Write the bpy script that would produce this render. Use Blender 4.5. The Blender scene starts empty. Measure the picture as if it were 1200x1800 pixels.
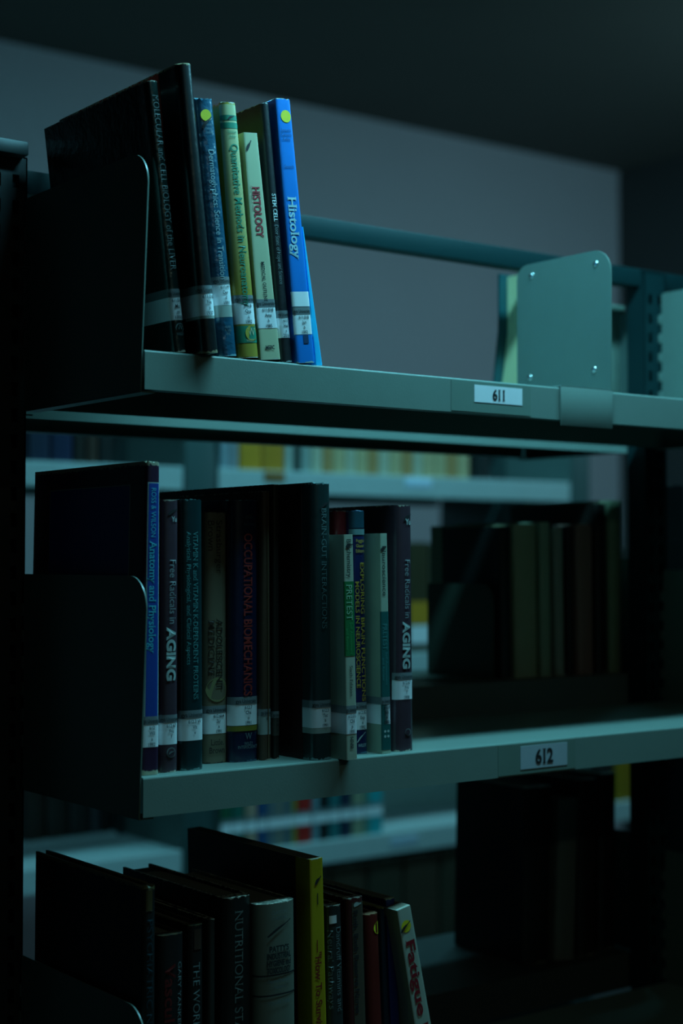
import bpy, bmesh, math, random
from mathutils import Vector, Matrix
R = math.radians
SC = bpy.context.scene
COL = SC.collection
random.seed(7)

# ------------------------------------------------------------------ camera
CZ = 1.5                                   # eye height above the floor
CAM = Vector((-0.667, -1.163, CZ))
FPX = 2781.0                               # focal length in pixels of the 1200 x 1800 frame
YAW = math.atan2(0.7986, 0.6018)           # heading of the view axis, from +X towards +Y
PITCH = math.atan(83.0 / FPX)
fw = Vector((math.cos(YAW) * math.cos(PITCH), math.sin(YAW) * math.cos(PITCH), math.sin(PITCH)))
rt = Vector((math.sin(YAW), -math.cos(YAW), 0))
up = rt.cross(fw)
cd = bpy.data.cameras.new('camera')
cam = bpy.data.objects.new('camera', cd)
COL.objects.link(cam)
cam.matrix_world = Matrix(((rt.x, up.x, -fw.x, CAM.x), (rt.y, up.y, -fw.y, CAM.y),
                           (rt.z, up.z, -fw.z, CAM.z), (0, 0, 0, 1)))
cd.sensor_fit = 'HORIZONTAL'
cd.sensor_width = 24.0
cd.lens = 24.0 * FPX / 1200.0
cd.clip_start = 0.05
cd.dof.use_dof = True
cd.dof.focus_distance = 1.43
cd.dof.aperture_fstop = 3.5
SC.camera = cam

# ------------------------------------------------------------------ light
SC.view_settings.view_transform = 'Standard'
SC.view_settings.look = 'None'
SC.view_settings.gamma = 1
SC.view_settings.use_curve_mapping = False
SC.view_settings.exposure = 0.0
W = bpy.data.worlds.new('room_air')
SC.world = W
W.use_nodes = True
W.node_tree.nodes['Background'].inputs[0].default_value = (0.3, 0.8, 0.85, 1)
W.node_tree.nodes['Background'].inputs[1].default_value = 0.004
TEAL = (0.22, 0.78, 1.0)
#           x0    x1    y     z(lamp) power  width  colour  tilt towards the wall
LAMPS = [(0.08, 0.90, -0.145, 2.29, 13.5, 0.08, TEAL, 0),
         (0.70, 1.75, 0.98, 2.75, 13.5, 0.12, (0.20, 0.80, 1.0), 25),
         (2.60, 3.60, 0.90, 2.70, 13.0, 0.12, (0.34, 0.80, 0.97), 50),  # added lamp, kept out of view, brightens the back wall
         (-0.50, 0.60, -2.10, 2.35, 3.4, 0.12, (0.75, 1.0, 0.75), 0)]  # added fill, unseen, lifts the spines and the rear books

# ------------------------------------------------------------------ helpers
def at(px, py, Y):
    """point where the plane at depth Y is seen at (px, py)"""
    d = fw * FPX + rt * (px - 600) - up * (py - 900)
    return CAM + d * ((Y - CAM.y) / d.y)

def X_at(px, Y):
    return at(px, 985, Y).x

MATS = {}
def mat(name, col, rough=0.6, metal=0.0, noise=0.06, nscale=40, bump=0.0, bscale=200, coat=0.0,
        wear=0.0, wear_col=(0.55, 0.5, 0.4), spec=0.5, stripes=0.0, emit=None):
    if name in MATS: return MATS[name]
    m = bpy.data.materials.new(name); m.use_nodes = True
    nt = m.node_tree; N = nt.nodes; L = nt.links
    b = N['Principled BSDF']
    b.inputs['Roughness'].default_value = rough
    b.inputs['Metallic'].default_value = metal
    b.inputs['Coat Weight'].default_value = coat
    b.inputs['Coat Roughness'].default_value = 0.18
    b.inputs['Specular IOR Level'].default_value = spec
    tc = N.new('ShaderNodeTexCoord')
    n = N.new('ShaderNodeTexNoise'); n.inputs['Scale'].default_value = nscale
    n.inputs['Detail'].default_value = 4
    L.new(tc.outputs['Object'], n.inputs['Vector'])
    r = N.new('ShaderNodeMapRange')
    r.inputs['To Min'].default_value = 1 - noise; r.inputs['To Max'].default_value = 1 + noise
    L.new(n.outputs['Fac'], r.inputs['Value'])
    mx = N.new('ShaderNodeVectorMath'); mx.operation = 'SCALE'
    mx.inputs[0].default_value = col
    L.new(r.outputs['Result'], mx.inputs['Scale'])
    out = mx.outputs['Vector']
    if stripes:
        wv = N.new('ShaderNodeTexWave'); wv.inputs['Scale'].default_value = stripes
        wv.inputs['Distortion'].default_value = 1.0
        wv.bands_direction = 'X'
        L.new(tc.outputs['Object'], wv.inputs['Vector'])
        r3 = N.new('ShaderNodeMapRange'); r3.inputs['To Min'].default_value = 0.6
        L.new(wv.outputs['Fac'], r3.inputs['Value'])
        m3 = N.new('ShaderNodeVectorMath'); m3.operation = 'SCALE'
        L.new(out, m3.inputs[0]); L.new(r3.outputs['Result'], m3.inputs['Scale'])
        out = m3.outputs['Vector']
    if wear:
        sx = N.new('ShaderNodeSeparateXYZ'); L.new(tc.outputs['Generated'], sx.inputs[0])
        sb = N.new('ShaderNodeMath'); sb.operation = 'SUBTRACT'; sb.inputs[1].default_value = 0.5
        L.new(sx.outputs['Z'], sb.inputs[0])
        ab = N.new('ShaderNodeMath'); ab.operation = 'ABSOLUTE'; L.new(sb.outputs[0], ab.inputs[0])
        n2 = N.new('ShaderNodeTexNoise'); n2.inputs['Scale'].default_value = 260
        n2.inputs['Detail'].default_value = 6
        L.new(tc.outputs['Object'], n2.inputs['Vector'])
        ml = N.new('ShaderNodeMath'); ml.operation = 'MULTIPLY_ADD'
        ml.inputs[1].default_value = 0.028; L.new(n2.outputs['Fac'], ml.inputs[0])
        L.new(ab.outputs[0], ml.inputs[2])
        r2 = N.new('ShaderNodeMapRange')
        r2.inputs['From Min'].default_value = 0.5165 - 0.008 * wear; r2.inputs['From Max'].default_value = 0.5185 - 0.008 * wear
        L.new(ml.outputs[0], r2.inputs['Value'])
        mm = N.new('ShaderNodeMix'); mm.data_type = 'RGBA'
        L.new(r2.outputs['Result'], mm.inputs[0]); L.new(out, mm.inputs[6])
        mm.inputs[7].default_value = (*wear_col, 1)
        out = mm.outputs[2]
    L.new(out, b.inputs['Base Color'])
    if bump:
        nb = N.new('ShaderNodeTexNoise'); nb.inputs['Scale'].default_value = bscale
        nb.inputs['Detail'].default_value = 3
        L.new(tc.outputs['Object'], nb.inputs['Vector'])
        bp = N.new('ShaderNodeBump'); bp.inputs['Strength'].default_value = bump
        bp.inputs['Distance'].default_value = 0.002
        L.new(nb.outputs['Fac'], bp.inputs['Height'])
        L.new(bp.outputs['Normal'], b.inputs['Normal'])
        if coat: L.new(bp.outputs['Normal'], b.inputs['Coat Normal'])
    if emit:
        b.inputs['Emission Color'].default_value = (*emit[0], 1)
        b.inputs['Emission Strength'].default_value = emit[1]
    MATS[name] = m
    return m

def finish(bm, name, m, parent=None, sharp=35):
    bmesh.ops.recalc_face_normals(bm, faces=bm.faces)
    for f in bm.faces: f.smooth = True
    for e in bm.edges:
        if len(e.link_faces) == 2 and e.calc_face_angle(0) > R(sharp): e.smooth = False
    me = bpy.data.meshes.new(name)
    bm.to_mesh(me); bm.free()
    me.materials.append(m)
    o = bpy.data.objects.new(name, me)
    COL.objects.link(o)
    if parent: o.parent = parent
    return o

def box(bm, x0, x1, y0, y1, z0, z1, bevel=0.0):
    vs = [bm.verts.new((x, y, z)) for x in (x0, x1) for y in (y0, y1) for z in (z0, z1)]
    idx = [(0, 1, 3, 2), (4, 6, 7, 5), (0, 4, 5, 1), (2, 3, 7, 6), (0, 2, 6, 4), (1, 5, 7, 3)]
    fs = [bm.faces.new([vs[i] for i in q]) for q in idx]
    if bevel:
        es = {e for f in fs for e in f.edges}
        bmesh.ops.bevel(bm, geom=list(es), offset=bevel, segments=2, profile=0.5, affect='EDGES')
    return bm

def prism(bm, pts, axis, a0, a1):
    """extrude a polygon; axis 'x': pts are (y, z)"""
    def v(p, a):
        return bm.verts.new((a, p[0], p[1]) if axis == 'x' else (p[0], a, p[1]) if axis == 'y' else (p[0], p[1], a))
    A = [v(p, a0) for p in pts]; B = [v(p, a1) for p in pts]
    bm.faces.new(A); bm.faces.new(B[::-1])
    n = len(pts)
    for i in range(n): bm.faces.new((A[i], A[(i + 1) % n], B[(i + 1) % n], B[i]))

def thing(name, label, cat, loc=(0, 0, 0), group=None):
    o = bpy.data.objects.new(name, None); COL.objects.link(o)
    o.empty_display_size = 0.05
    o.location = loc; o['label'] = label; o['category'] = cat
    if group: o['group'] = group
    return o

def tag(o, label, cat, group=None):
    o['label'] = label; o['category'] = cat
    if group: o['group'] = group
    return o

def struct(name, bm, m):
    o = finish(bm, name, m); o['kind'] = 'structure'; return o

_glyph = {}
def text_geo(s, serif=False, bold=0.0, space=1.0):
    """faces (lists of (u, v)) and extents of a line of lettering"""
    key = (s, serif, bold, space)
    if key in _glyph: return _glyph[key]
    cu = bpy.data.curves.new('t', 'FONT'); cu.body = s; cu.size = 1.0
    cu.offset = bold; cu.space_character = space; cu.resolution_u = 4
    o = bpy.data.objects.new('t', cu); COL.objects.link(o)
    dg = bpy.context.evaluated_depsgraph_get()
    me = bpy.data.meshes.new_from_object(o.evaluated_get(dg))
    V = [(v.co.x, v.co.y) for v in me.vertices]
    F = [[V[i] for i in p.vertices] for p in me.polygons]
    if serif:
        cnt = {}
        for p in me.polygons:
            vs = list(p.vertices)
            for i in range(len(vs)):
                k = tuple(sorted((vs[i], vs[(i + 1) % len(vs)]))); cnt[k] = cnt.get(k, 0) + 1
        for (a, b), c in cnt.items():
            if c != 1: continue
            (xa, ya), (xb, yb) = V[a], V[b]
            w = abs(xa - xb)
            if abs(ya - yb) < 0.004 and 0.05 < w < 0.2 and (abs(ya) < 0.03 or ya > 0.45 or ya < -0.1):
                x0, x1 = min(xa, xb) - 0.055, max(xa, xb) + 0.055
                t = 0.045
                y0, y1 = (ya, ya + t) if ya < 0.25 else (ya - t, ya)
                F.append([(x0, y0), (x1, y0), (x1, y1), (x0, y1)])
    bpy.data.objects.remove(o); bpy.data.curves.remove(cu); bpy.data.meshes.remove(me)
    us = [p[0] for f in F for p in f]; vs_ = [p[1] for f in F for p in f]
    res = (F, min(us), max(us), min(vs_), max(vs_))
    _glyph[key] = res
    return res

# ------------------------------------------------------------------ materials
M_paint = mat('grey_shelf_paint', (0.20, 0.26, 0.225), 0.34, bump=0.04, bscale=700, noise=0.05, spec=0.5)
M_plate = mat('grey_bracket_paint', (0.14, 0.20, 0.17), 0.35, bump=0.03, bscale=500, noise=0.05)
M_post = mat('green_post_paint', (0.005, 0.026, 0.028), 0.5, spec=.2, bump=0.04, bscale=500)
M_blackpost = mat('dark_post_paint', (0.016, 0.02, 0.02), 0.5)
M_steel = mat('rivet_steel', (0.62, 0.66, 0.62), 0.25, metal=0.9)
M_pages = mat('book_pages', (0.22, 0.19, 0.13), 0.9, stripes=900)
M_label = mat('white_label_paper', (0.92, 0.90, 0.92), 0.38, noise=0.05, nscale=60, coat=0.3)
M_strip = mat('grey_label_strip', (0.20, 0.22, 0.23), 0.35, coat=0.3)
M_ink = mat('black_ink', (0.02, 0.02, 0.022), 0.5)
M_tape = mat('yellowed_tape', (0.36, 0.40, 0.36), 0.25, coat=0.6)

def ink(name, c): return mat('ink_' + name, c, 0.5, noise=0.12, nscale=120)

# ------------------------------------------------------------------ the room
def room():
    X0, X1, Y0, Y1, H = -2.6, 3.85, -2.6, 3.05, 3.0
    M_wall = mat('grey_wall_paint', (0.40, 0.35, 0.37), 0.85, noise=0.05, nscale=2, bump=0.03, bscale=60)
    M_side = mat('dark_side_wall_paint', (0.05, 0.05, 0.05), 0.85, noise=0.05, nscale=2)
    M_ceil = mat('ceiling_paint', (0.11, 0.10, 0.085), 0.9, noise=0.06, nscale=3)
    M_floor = mat('floor_vinyl', (0.07, 0.075, 0.075), 0.5, noise=0.15, nscale=8)
    t = 0.1
    struct('floor', box(bmesh.new(), X0 - t, X1 + t, Y0 - t, Y1 + t, -t, 0), M_floor)
    struct('ceiling', box(bmesh.new(), X0 - t, X1 + t, Y0 - t, Y1 + t, H, H + t), M_ceil)
    struct('wall_back', box(bmesh.new(), X0 - t, X1 + t, Y1, Y1 + t, 0, H), M_wall)
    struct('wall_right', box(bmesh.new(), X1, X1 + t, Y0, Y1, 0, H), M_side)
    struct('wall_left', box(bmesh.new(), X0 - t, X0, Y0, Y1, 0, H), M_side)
    struct('wall_front', box(bmesh.new(), X0, X1, Y0 - t, Y0, 0, H), M_side)
    names = ['over the near aisle', 'over the aisle behind the shelves', 'added out of view to brighten the grey wall, right end', 'added as dim fill, unseen, out in front of the shelves']
    M_tube = mat('lit_tube', (0.8, 0.9, 0.9), 0.4, emit=((0.3, 0.8, 1.0), 1.0))
    M_house = mat('lamp_housing', (0.5, 0.5, 0.5), 0.5)
    for (x0, x1, y, z, pw, wd, c, tilt), nm in zip(LAMPS, names):
        r = thing('ceiling_lamp', 'long ceiling strip lamp ' + nm, 'lamp', ((x0 + x1) / 2, y, z))
        r.rotation_euler = (0, 0, 0)
        hx = (x1 - x0) / 2
        bm = bmesh.new()
        box(bm, -hx - .03, hx + .03, -wd / 2 - .02, wd / 2 + .02, 0.018, 0.06, 0.004)
        box(bm, -hx - .03, -hx - .015, -wd / 2 - .02, wd / 2 + .02, -0.03, 0.03)
        box(bm, hx + .015, hx + .03, -wd / 2 - .02, wd / 2 + .02, -0.03, 0.03)
        box(bm, -hx - .03, hx + .03, -wd / 2 - .02, -wd / 2 - .015, -0.03, 0.03)
        box(bm, -hx - .03, hx + .03, wd / 2 + .015, wd / 2 + .02, -0.03, 0.03)
        ho = finish(bm, 'housing', M_house, r); ho.rotation_euler.x = R(tilt)
        bm = bmesh.new()
        for s in (-.7, .7):
            bmesh.ops.create_cone(bm, cap_ends=True, segments=8, radius1=0.004, radius2=0.004, depth=H - z - .06,
                                  matrix=Matrix.Translation((s * hx, 0, .06 + (H - z - .06) / 2)))
        finish(bm, 'hanging_rod', M_house, r)
        bm = bmesh.new()
        bmesh.ops.create_cone(bm, cap_ends=True, segments=12, radius1=0.01, radius2=0.01, depth=2 * hx,
                              matrix=Matrix.Translation((0, 0, 0.006)) @ Matrix.Rotation(R(90), 4, 'Y'))
        tu = finish(bm, 'tube', M_tube, r); tu.rotation_euler.x = R(tilt)
        ld = bpy.data.lights.new('tube_light', 'AREA'); ld.shape = 'RECTANGLE'
        ld.size = 2 * hx; ld.size_y = wd; ld.energy = pw; ld.color = c
        lo = bpy.data.objects.new('tube_light', ld); COL.objects.link(lo)
        lo.parent = r; lo.location = (0, .006 * math.sin(R(tilt)), -0.006 * math.cos(R(tilt))); lo.rotation_euler.x = R(tilt)
room()

# ------------------------------------------------------------------ shelving
FH = 0.0335                                # fascia height
LV = [CZ + 0.177, CZ - 0.183, CZ - 0.543]  # top surfaces of the three shelves of the near bookcase

def plate_pts(z0, z1, yf0, yf1, yb, r=0.028, rb=0.004):
    """side plate outline in (y, z): front bottom, rounded front top, back top, back bottom"""
    p = [(yf0, z0)]
    n = 9
    for i in range(n + 1):
        a = math.pi + (math.pi / 2) * (-i / n)      # from pointing -Y to +Z
        p.append((yf1 + r + r * math.cos(a), z1 - r + r * math.sin(a)))
    for i in range(5):
        a = math.pi / 2 - (math.pi / 2) * i / 4
        p.append((yb - rb + rb * math.cos(a), z1 - rb + rb * math.sin(a)))
    p.append((yb, z0))
    return p

def mirror(o, ym):
    for v in o.data.vertices: v.co.y = 2 * ym - v.co.y
    o.data.flip_normals()

def shelf(x0, x1, yf, yb, zt, label, m=M_paint, mp=M_plate, hooks=False, plates=(True, True), rear=False,
          ph=0.169, group=None, cut=None, lip_back=0.0335, fh=0.0335):
    """one steel shelf with its two end brackets. yf: front, yb: back (yf > yb when it faces the far aisle)"""
    r = thing('shelf', label, 'shelf', ((x0 + x1) / 2, (yf + yb) / 2, zt), group)
    s = 1 if yb > yf else -1
    D = abs(yb - yf)
    ox, oy = (x0 + x1) / 2, (yf + yb) / 2
    # profile in (distance from front, z) : folded sheet
    t = 0.0012
    prof = [(0.0, -fh), (0.0, -0.0016), (0.0005, -0.0005), (0.0016, 0.0), (D, 0.0), (D, -lip_back), (D - t, -lip_back), (D - t, -t),
            (t + .0004, -t), (t, -fh + t), (0.014, -fh + t), (0.014, -fh)]
    bm = bmesh.new()
    prism(bm, [(yf + s * d - oy, z) for d, z in prof], 'x', x0 - ox + .0016, x1 - ox - .0016)
    finish(bm, 'shelf_board', m, r, sharp=18)
    for k, x in enumerate((x0, x1)):
        if not plates[k]: continue
        bm = bmesh.new()
        yy0, yy1 = 0.0035, -0.008
        pts = plate_pts(-fh - .001, ph, yy0, yy1, D)
        w = 0.0014
        prism(bm, [(yf + s * a - oy, b) for a, b in pts], 'x', x - ox - w / 2, x - ox + w / 2)
        # folded foot along the bottom edge, under the board
        sg = 1 if k == 0 else -1
        a, b = yf + s * 0.004 - oy, yf + s * D - oy
        box(bm, min(x - ox, x - ox + sg * .014), max(x - ox, x - ox + sg * .014), min(a, b), max(a, b),
            -fh - .0024, -fh - .001)
        if hooks:
            for q in range(6):
                zz = 0.135 - q * 0.025
                a, b = yf + s * D - oy, yf + s * (D + .007) - oy
                box(bm, x - ox - .001, x - ox + .001, min(a, b), max(a, b), zz - .006, zz + .006, 0.0008)
        finish(bm, 'end_bracket', mp, r)
    return r

def tape_label(parent, pxa, pya, pxb, pyb, digits, yface, tape=(0.03, 0.012)):
    """paper number label on a fascia: child of the shelf"""
    o = parent.location
    a, b = at(pxa, pya, yface), at(pxb, pyb, yface)
    x0, x1 = a.x - o.x, b.x - o.x
    z1, z0 = a.z - o.z, b.z - o.z
    y = yface - o.y
    bm = bmesh.new(); box(bm, x0 - tape[0], x1 + tape[1], y - .0003, y, -FH + .0015, -.0018)
    finish(bm, 'clear_tape', mat('tape_film', (0.18, 0.245, 0.205), 0.30), parent)
    bm = bmesh.new(); box(bm, x0, x1, y - .0006, y - .0003, z0, z1)
    l = finish(bm, 'number_label', M_label if digits == '611' else mat('greyer_label_paper', (.46, .50, .54), .4), parent)  # any label but the upper one gets a greyer paper
    F, u0, u1, v0, v1 = text_geo(digits, True, 0.022, 0.86)
    h = (z1 - z0) * 0.66; k = h / (v1 - v0)
    kx = k * 0.92
    cx, cz = (x0 + x1) / 2, (z0 + z1) / 2
    bm = bmesh.new()
    for f in F:
        try: bm.faces.new([bm.verts.new((cx + (u - (u0 + u1) / 2) * kx, y - .0009, cz + (v - (v0 + v1) / 2) * k)) for u, v in f])
        except ValueError: pass
    finish(bm, 'number', M_ink, l)

YB, YR = 0.224, 0.262                      # back of the front shelves, front lip of the rear ones
BX0, BX1 = 0.0, 0.9
top_s = shelf(BX0, BX1, 0, YB, LV[0], 'upper grey steel shelf with the 611 label on its front edge', hooks=True)
mid_s = shelf(BX0, BX1, 0, YB, LV[1], 'middle grey steel shelf with the 612 label on its front edge', hooks=True)
low_s = shelf(BX0, BX1, 0, YB, LV[2], 'lowest near steel shelf, mostly below the frame, rounded bracket at lower left', hooks=True)
tape_label(top_s, 833, 676, 917, 713, '611', 0.0)
tape_label(mid_s, 914, 1312, 996, 1344, '612', 0.0)
zs = ['top', 'middle', 'lowest']
for k, z in enumerate(LV):
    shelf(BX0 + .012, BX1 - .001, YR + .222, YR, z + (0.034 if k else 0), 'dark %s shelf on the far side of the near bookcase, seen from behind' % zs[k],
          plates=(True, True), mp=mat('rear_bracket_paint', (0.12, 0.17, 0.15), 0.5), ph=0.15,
          lip_back=0.0385 if k == 0 else 0.0445, m=(M_paint, mat('rear_shelf_paint', (0.10, 0.12, 0.11), .5), mat('shade_darkened_shelf_paint', (0.04, 0.045, 0.04), .6))[k])  # lowest rear shelf: its lack of light is put into the colour

# uprights and top rail of the near bookcase
def upright(parent, x0, x1, y0, y1, z1, m, slots=True):
    """steel upright of C section with slotted front and back faces"""
    bm = bmesh.new()
    t = 0.0015
    pit = 0.025
    n = int(z1 / pit)
    z1 = n * pit + (z1 - n * pit)
    for yy in (y0, y1):
        zc = 0.0
        cols = [x0, x0 + (x1 - x0) * .2, x0 + (x1 - x0) * .36, x1 - (x1 - x0) * .36, x1 - (x1 - x0) * .2, x1]
        zl = [0.0]
        for i in range(n):
            zl += [i * pit + .006, i * pit + .019]
        zl.append(z1)
        grid = [[bm.verts.new((x, yy, z)) for x in cols] for z in zl]
        for j in range(len(zl) - 1):
            for i in range(5):
                if slots and i in (1, 3) and j % 2 == 1: continue
                bm.faces.new((grid[j][i], grid[j][i + 1], grid[j + 1][i + 1], grid[j + 1][i]))
    for xx in (x0, x1 - t):
        box(bm, xx, xx + t, y0, y1, 0, z1)
    box(bm, x0, x1, y0, y1, z1 - t, z1)
    box(bm, x0 + .004, x1 - .004, (y0 + y1) / 2 - .001, (y0 + y1) / 2 + .001, 0, z1 - t)
    return finish(bm, 'upright', m, parent)

def foot(parent, x0, x1, y0, y1, m):
    bm = box(bmesh.new(), x0, x1, y0, y1, 0, 0.07, 0.006)
    return finish(bm, 'base_foot', m, parent)

fr = thing('bookcase_frame', 'dark green double sided bookcase frame with slotted uprights and a top rail', 'bookcase frame', (0.43, 0.245, 0))
RT = CZ + 0.379
for x0, x1, m, dz in ((-0.040, 0.003, M_blackpost, 0.008), (0.872, 0.913, M_post, -0.006)):
    upright(fr, x0 - .43, x1 - .43, 0.229 - .245, 0.2585 - .245, RT + dz, m)
    foot(fr, x0 - .43 - .004, x1 - .43 + .004, -.245, .245, m)
bm = bmesh.new()
box(bm, -.48, .86, -.010, .012, RT - .0255, RT - .002, 0.002)
finish(bm, 'top_rail', M_post, fr)
bm = bmesh.new()
box(bm, -.48, .86, -.010, .012, 0.10, 0.14, 0.003)
finish(bm, 'bottom_rail', M_post, fr)
bm = bmesh.new()                            # dark cap on the left upright
box(bm, -.43 - .075, -.43 - .002, -.03, .03, RT + .006, RT + .020, 0.002)
finish(bm, 'post_cap', M_blackpost, fr)

# clip-on divider of the top shelf
dv = thing('shelf_divider', 'clip-on grey metal divider with four rivets, standing on the upper shelf beside the 611 label', 'divider', (0.567, 0, LV[0]))
xd = X_at(1074, 0)
dv.location.x = xd
bm = bmesh.new()
pts = plate_pts(0.0012, 0.154, -0.001, -0.002, 0.142, r=0.026, rb=0.016)
prism(bm, pts, 'x', -.0007, .0007)
finish(bm, 'divider_plate', M_plate, dv)
bm = bmesh.new()
w = xd - X_at(984, 0)
box(bm, -w, .0008, -.0026, -.0010, -.0395, .0022, 0.0005)
box(bm, -w, .0008, -.0026, .010, .0006, .0022, 0.0005)
finish(bm, 'front_clip', M_paint, dv)
for (px, py) in ((934, 485), (1047, 464), (931, 664), (1044, 650)):
    # rivets on the plate's plane x = xd
    d = fw * FPX + rt * (px - 600) - up * (py - 900)
    p = CAM + d * ((xd - CAM.x) / d.x)
    bm = bmesh.new()
    bmesh.ops.create_uvsphere(bm, u_segments=12, v_segments=8, radius=0.0038,
                              matrix=Matrix.Diagonal((0.45, 1, 1, 1)))
    o = finish(bm, 'rivet', M_steel, dv)
    o.location = (-.0007, p.y, p.z - LV[0])

# ------------------------------------------------------------------ books
class Book: pass

def make_book(name, label, cat, quad, Y, zs, depth, m, hard=True, bulge=0.003, p=2.6, r=None, group=None,
              pages=True, pages_mat=None, gap=0.0003, board=None, board_w=0.03, flip=False, worn=0.0):
    """quad: TL, TR, BR, BL of the spine as seen; Y: depth of the spine; zs: shelf height"""
    TL, TR, BR, BL = [at(x, y, Y) for x, y in quad]
    def down(a, b):
        k = (zs - a.z) / (b.z - a.z)
        return a.x + (b.x - a.x) * k
    xl, xr = down(TL, BL), down(TR, BR)
    xl += gap; xr -= gap
    tx, tz = (TL.x + TR.x) / 2, (TL.z + TR.z) / 2
    bx = (xl + xr) / 2
    th = math.atan2(tx - bx, tz - zs)
    H = math.hypot(tx - bx, tz - zs)
    t0 = (xr - xl) * math.cos(th); t1 = ((TR - TL).length - 2 * gap)
    B = Book(); B.t0, B.t1, B.H, B.th, B.Y = t0, t1, H, th, Y
    B.d = depth; B.b = bulge; B.p = p
    B.r = r if r is not None else (0.004 if hard else 0.0012)
    if B.r > t0 * .45: B.r = t0 * .45
    if group is None:
        lv = 'upper' if zs > CZ + .1 else ('middle' if zs > CZ - .3 else 'lowest')
        if Y < .2: group = 'books along the front of the %s shelf' % lv
        elif Y < 1: group = 'books on the far side of the near bookcase, %s shelf' % lv
        else: group = 'books on the %s shelf across the aisle' % lv
    root = thing(name, label, cat, group=group)
    root.rotation_euler = (0, th, 0)
    # origin: bottom centre of the spine, lifted so that the low corner touches the shelf
    root.location = (bx, Y, zs + abs(math.sin(th)) * t0 / 2 + .0002)
    B.root = root
    s = -1 if flip else 1
    B.s = s
    B.tk = lambda z: t0 + (t1 - t0) * max(0, min(1, z / H))
    def sy(u):                              # spine surface, u in -1..1
        return B.r - (B.r + B.b) * max(0.0, 1 - abs(u) ** B.p) ** (1 / B.p)
    B.sy = sy
    # outer contour in (u, y) where x = u * t / 2
    N = 14
    arc = [(math.sin(-math.pi / 2 + math.pi * i / N), 0) for i in range(N + 1)]
    arc = [(u, sy(u)) for u, _ in arc]
    B.arc = arc
    c = 0.0024 if hard else 0.0005
    bm = bmesh.new()
    nz = 14
    rings = []
    rnd = random.Random(int(quad[0][0] * 7 + quad[0][1]))
    wob = [rnd.uniform(-1, 1) for _ in range(nz + 1)]
    for j in range(nz + 1):
        z = H * j / nz
        t = B.tk(z) / 2
        g = 0.0009 if hard else 0.0
        wv = 0.0
        outer = [(-t, depth), (-t, .016), (-t + g, .010)] + [(u * t, y + wv) for u, y in arc] + [(t - g, .010), (t, .016), (t, depth)]
        inner = [(t - c, depth), (t - c, B.r + c + .002), (-t + c, B.r + c + .002), (-t + c, depth)]
        ring = []
        for (x, y) in outer + inner:
            dz = 0
            if j == nz and worn and y < 0.012:
                dz = rnd.uniform(-1.0, 0.4) * worn
            ring.append(bm.verts.new((x, s * y, z + dz)))
        rings.append(ring)
    n = len(rings[0])
    for j in range(nz):
        for i in range(n):
            bm.faces.new((rings[j][i], rings[j][(i + 1) % n], rings[j + 1][(i + 1) % n], rings[j + 1][i]))
    bm.faces.new(rings[0]); bm.faces.new(rings[-1][::-1])
    B.cover = finish(bm, 'cover', m, root)
    if pages:
        e = 0.003 if hard else 0.0
        bm = bmesh.new()
        k = 0.0001
        vs = []
        for z in (e, H - e):
            t = B.tk(z) / 2 - c - k
            for (x, y) in ((-t, B.r + c + .0022), (t, B.r + c + .0022), (t, depth - e), (-t, depth - e)):
                vs.append(bm.verts.new((x, s * y, z)))
        for q in ((0, 1, 2, 3), (7, 6, 5, 4), (0, 4, 5, 1), (1, 5, 6, 2), (2, 6, 7, 3), (3, 7, 4, 0)):
            bm.faces.new([vs[i] for i in q])
        finish(bm, 'pages', pages_mat or M_pages, root)
    if board:
        # cover board panels of another colour, from board_w behind the spine backwards
        for sd in (-1, 1):
            side_panel(B, sd, board_w, depth - .0002, 0.0002, H - .0002, board, 'board_cloth', .0004)
    return B

def side_panel(B, sd, y0, y1, z0, z1, m, name, e=0.0004):
    bm = bmesh.new()
    vs = []
    for z in (z0, z1):
        t = B.tk(z) / 2
        for y in (y0, y1):
            for k in (-.0002, e):
                vs.append(bm.verts.new((sd * (t + k), B.s * y, z)))
    for q in ((0, 1, 3, 2), (4, 6, 7, 5), (0, 4, 5, 1), (2, 3, 7, 6), (0, 2, 6, 4), (1, 5, 7, 3)):
        bm.faces.new([vs[i] for i in q])
    return finish(bm, name, m, B.root)

def loc(B, px, py):
    """pixel on the spine plane -> (x, z) in the book"""
    p = at(px, py, B.Y)
    o = B.root.location
    dx, dz = p.x - o.x, p.z - o.z
    c, s = math.cos(B.th), math.sin(B.th)
    return dx * c - dz * s, dx * s + dz * c

def band(B, z0, z1, m, name='spine_band', e=0.0003, u0=-1.0, u1=1.0, wrapL=0.0, wrapR=0.0, parent=None):
    """a thin sheet that follows the spine between two heights, wrapping wrapL / wrapR onto the boards"""
    path = []
    if wrapL > 0 and u0 <= -1:
        path += [(-1, wrapL, -1, 0), (-1, .016, -1, 0), (-1, .010, -1, 0)]
    K = 14
    for i in range(K + 1):
        a0, a1 = math.asin(max(-1, u0)), math.asin(min(1, u1))
        u = math.sin(a0 + (a1 - a0) * i / K)
        path.append((u, B.sy(u), u * 0.6, -1))
    if wrapR > 0 and u1 >= 1:
        path += [(1, .010, 1, 0), (1, .016, 1, 0), (1, wrapR, 1, 0)]
    bm = bmesh.new()
    rows = []
    for z in (z0, z1):
        t = B.tk(z) / 2
        rows.append([bm.verts.new((u * t + nx * e, B.s * (y + ny * e), z)) for u, y, nx, ny in path])
    for i in range(len(path) - 1):
        bm.faces.new((rows[0][i], rows[0][i + 1], rows[1][i + 1], rows[1][i]))
    return finish(bm, name, m, parent or B.root)

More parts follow.
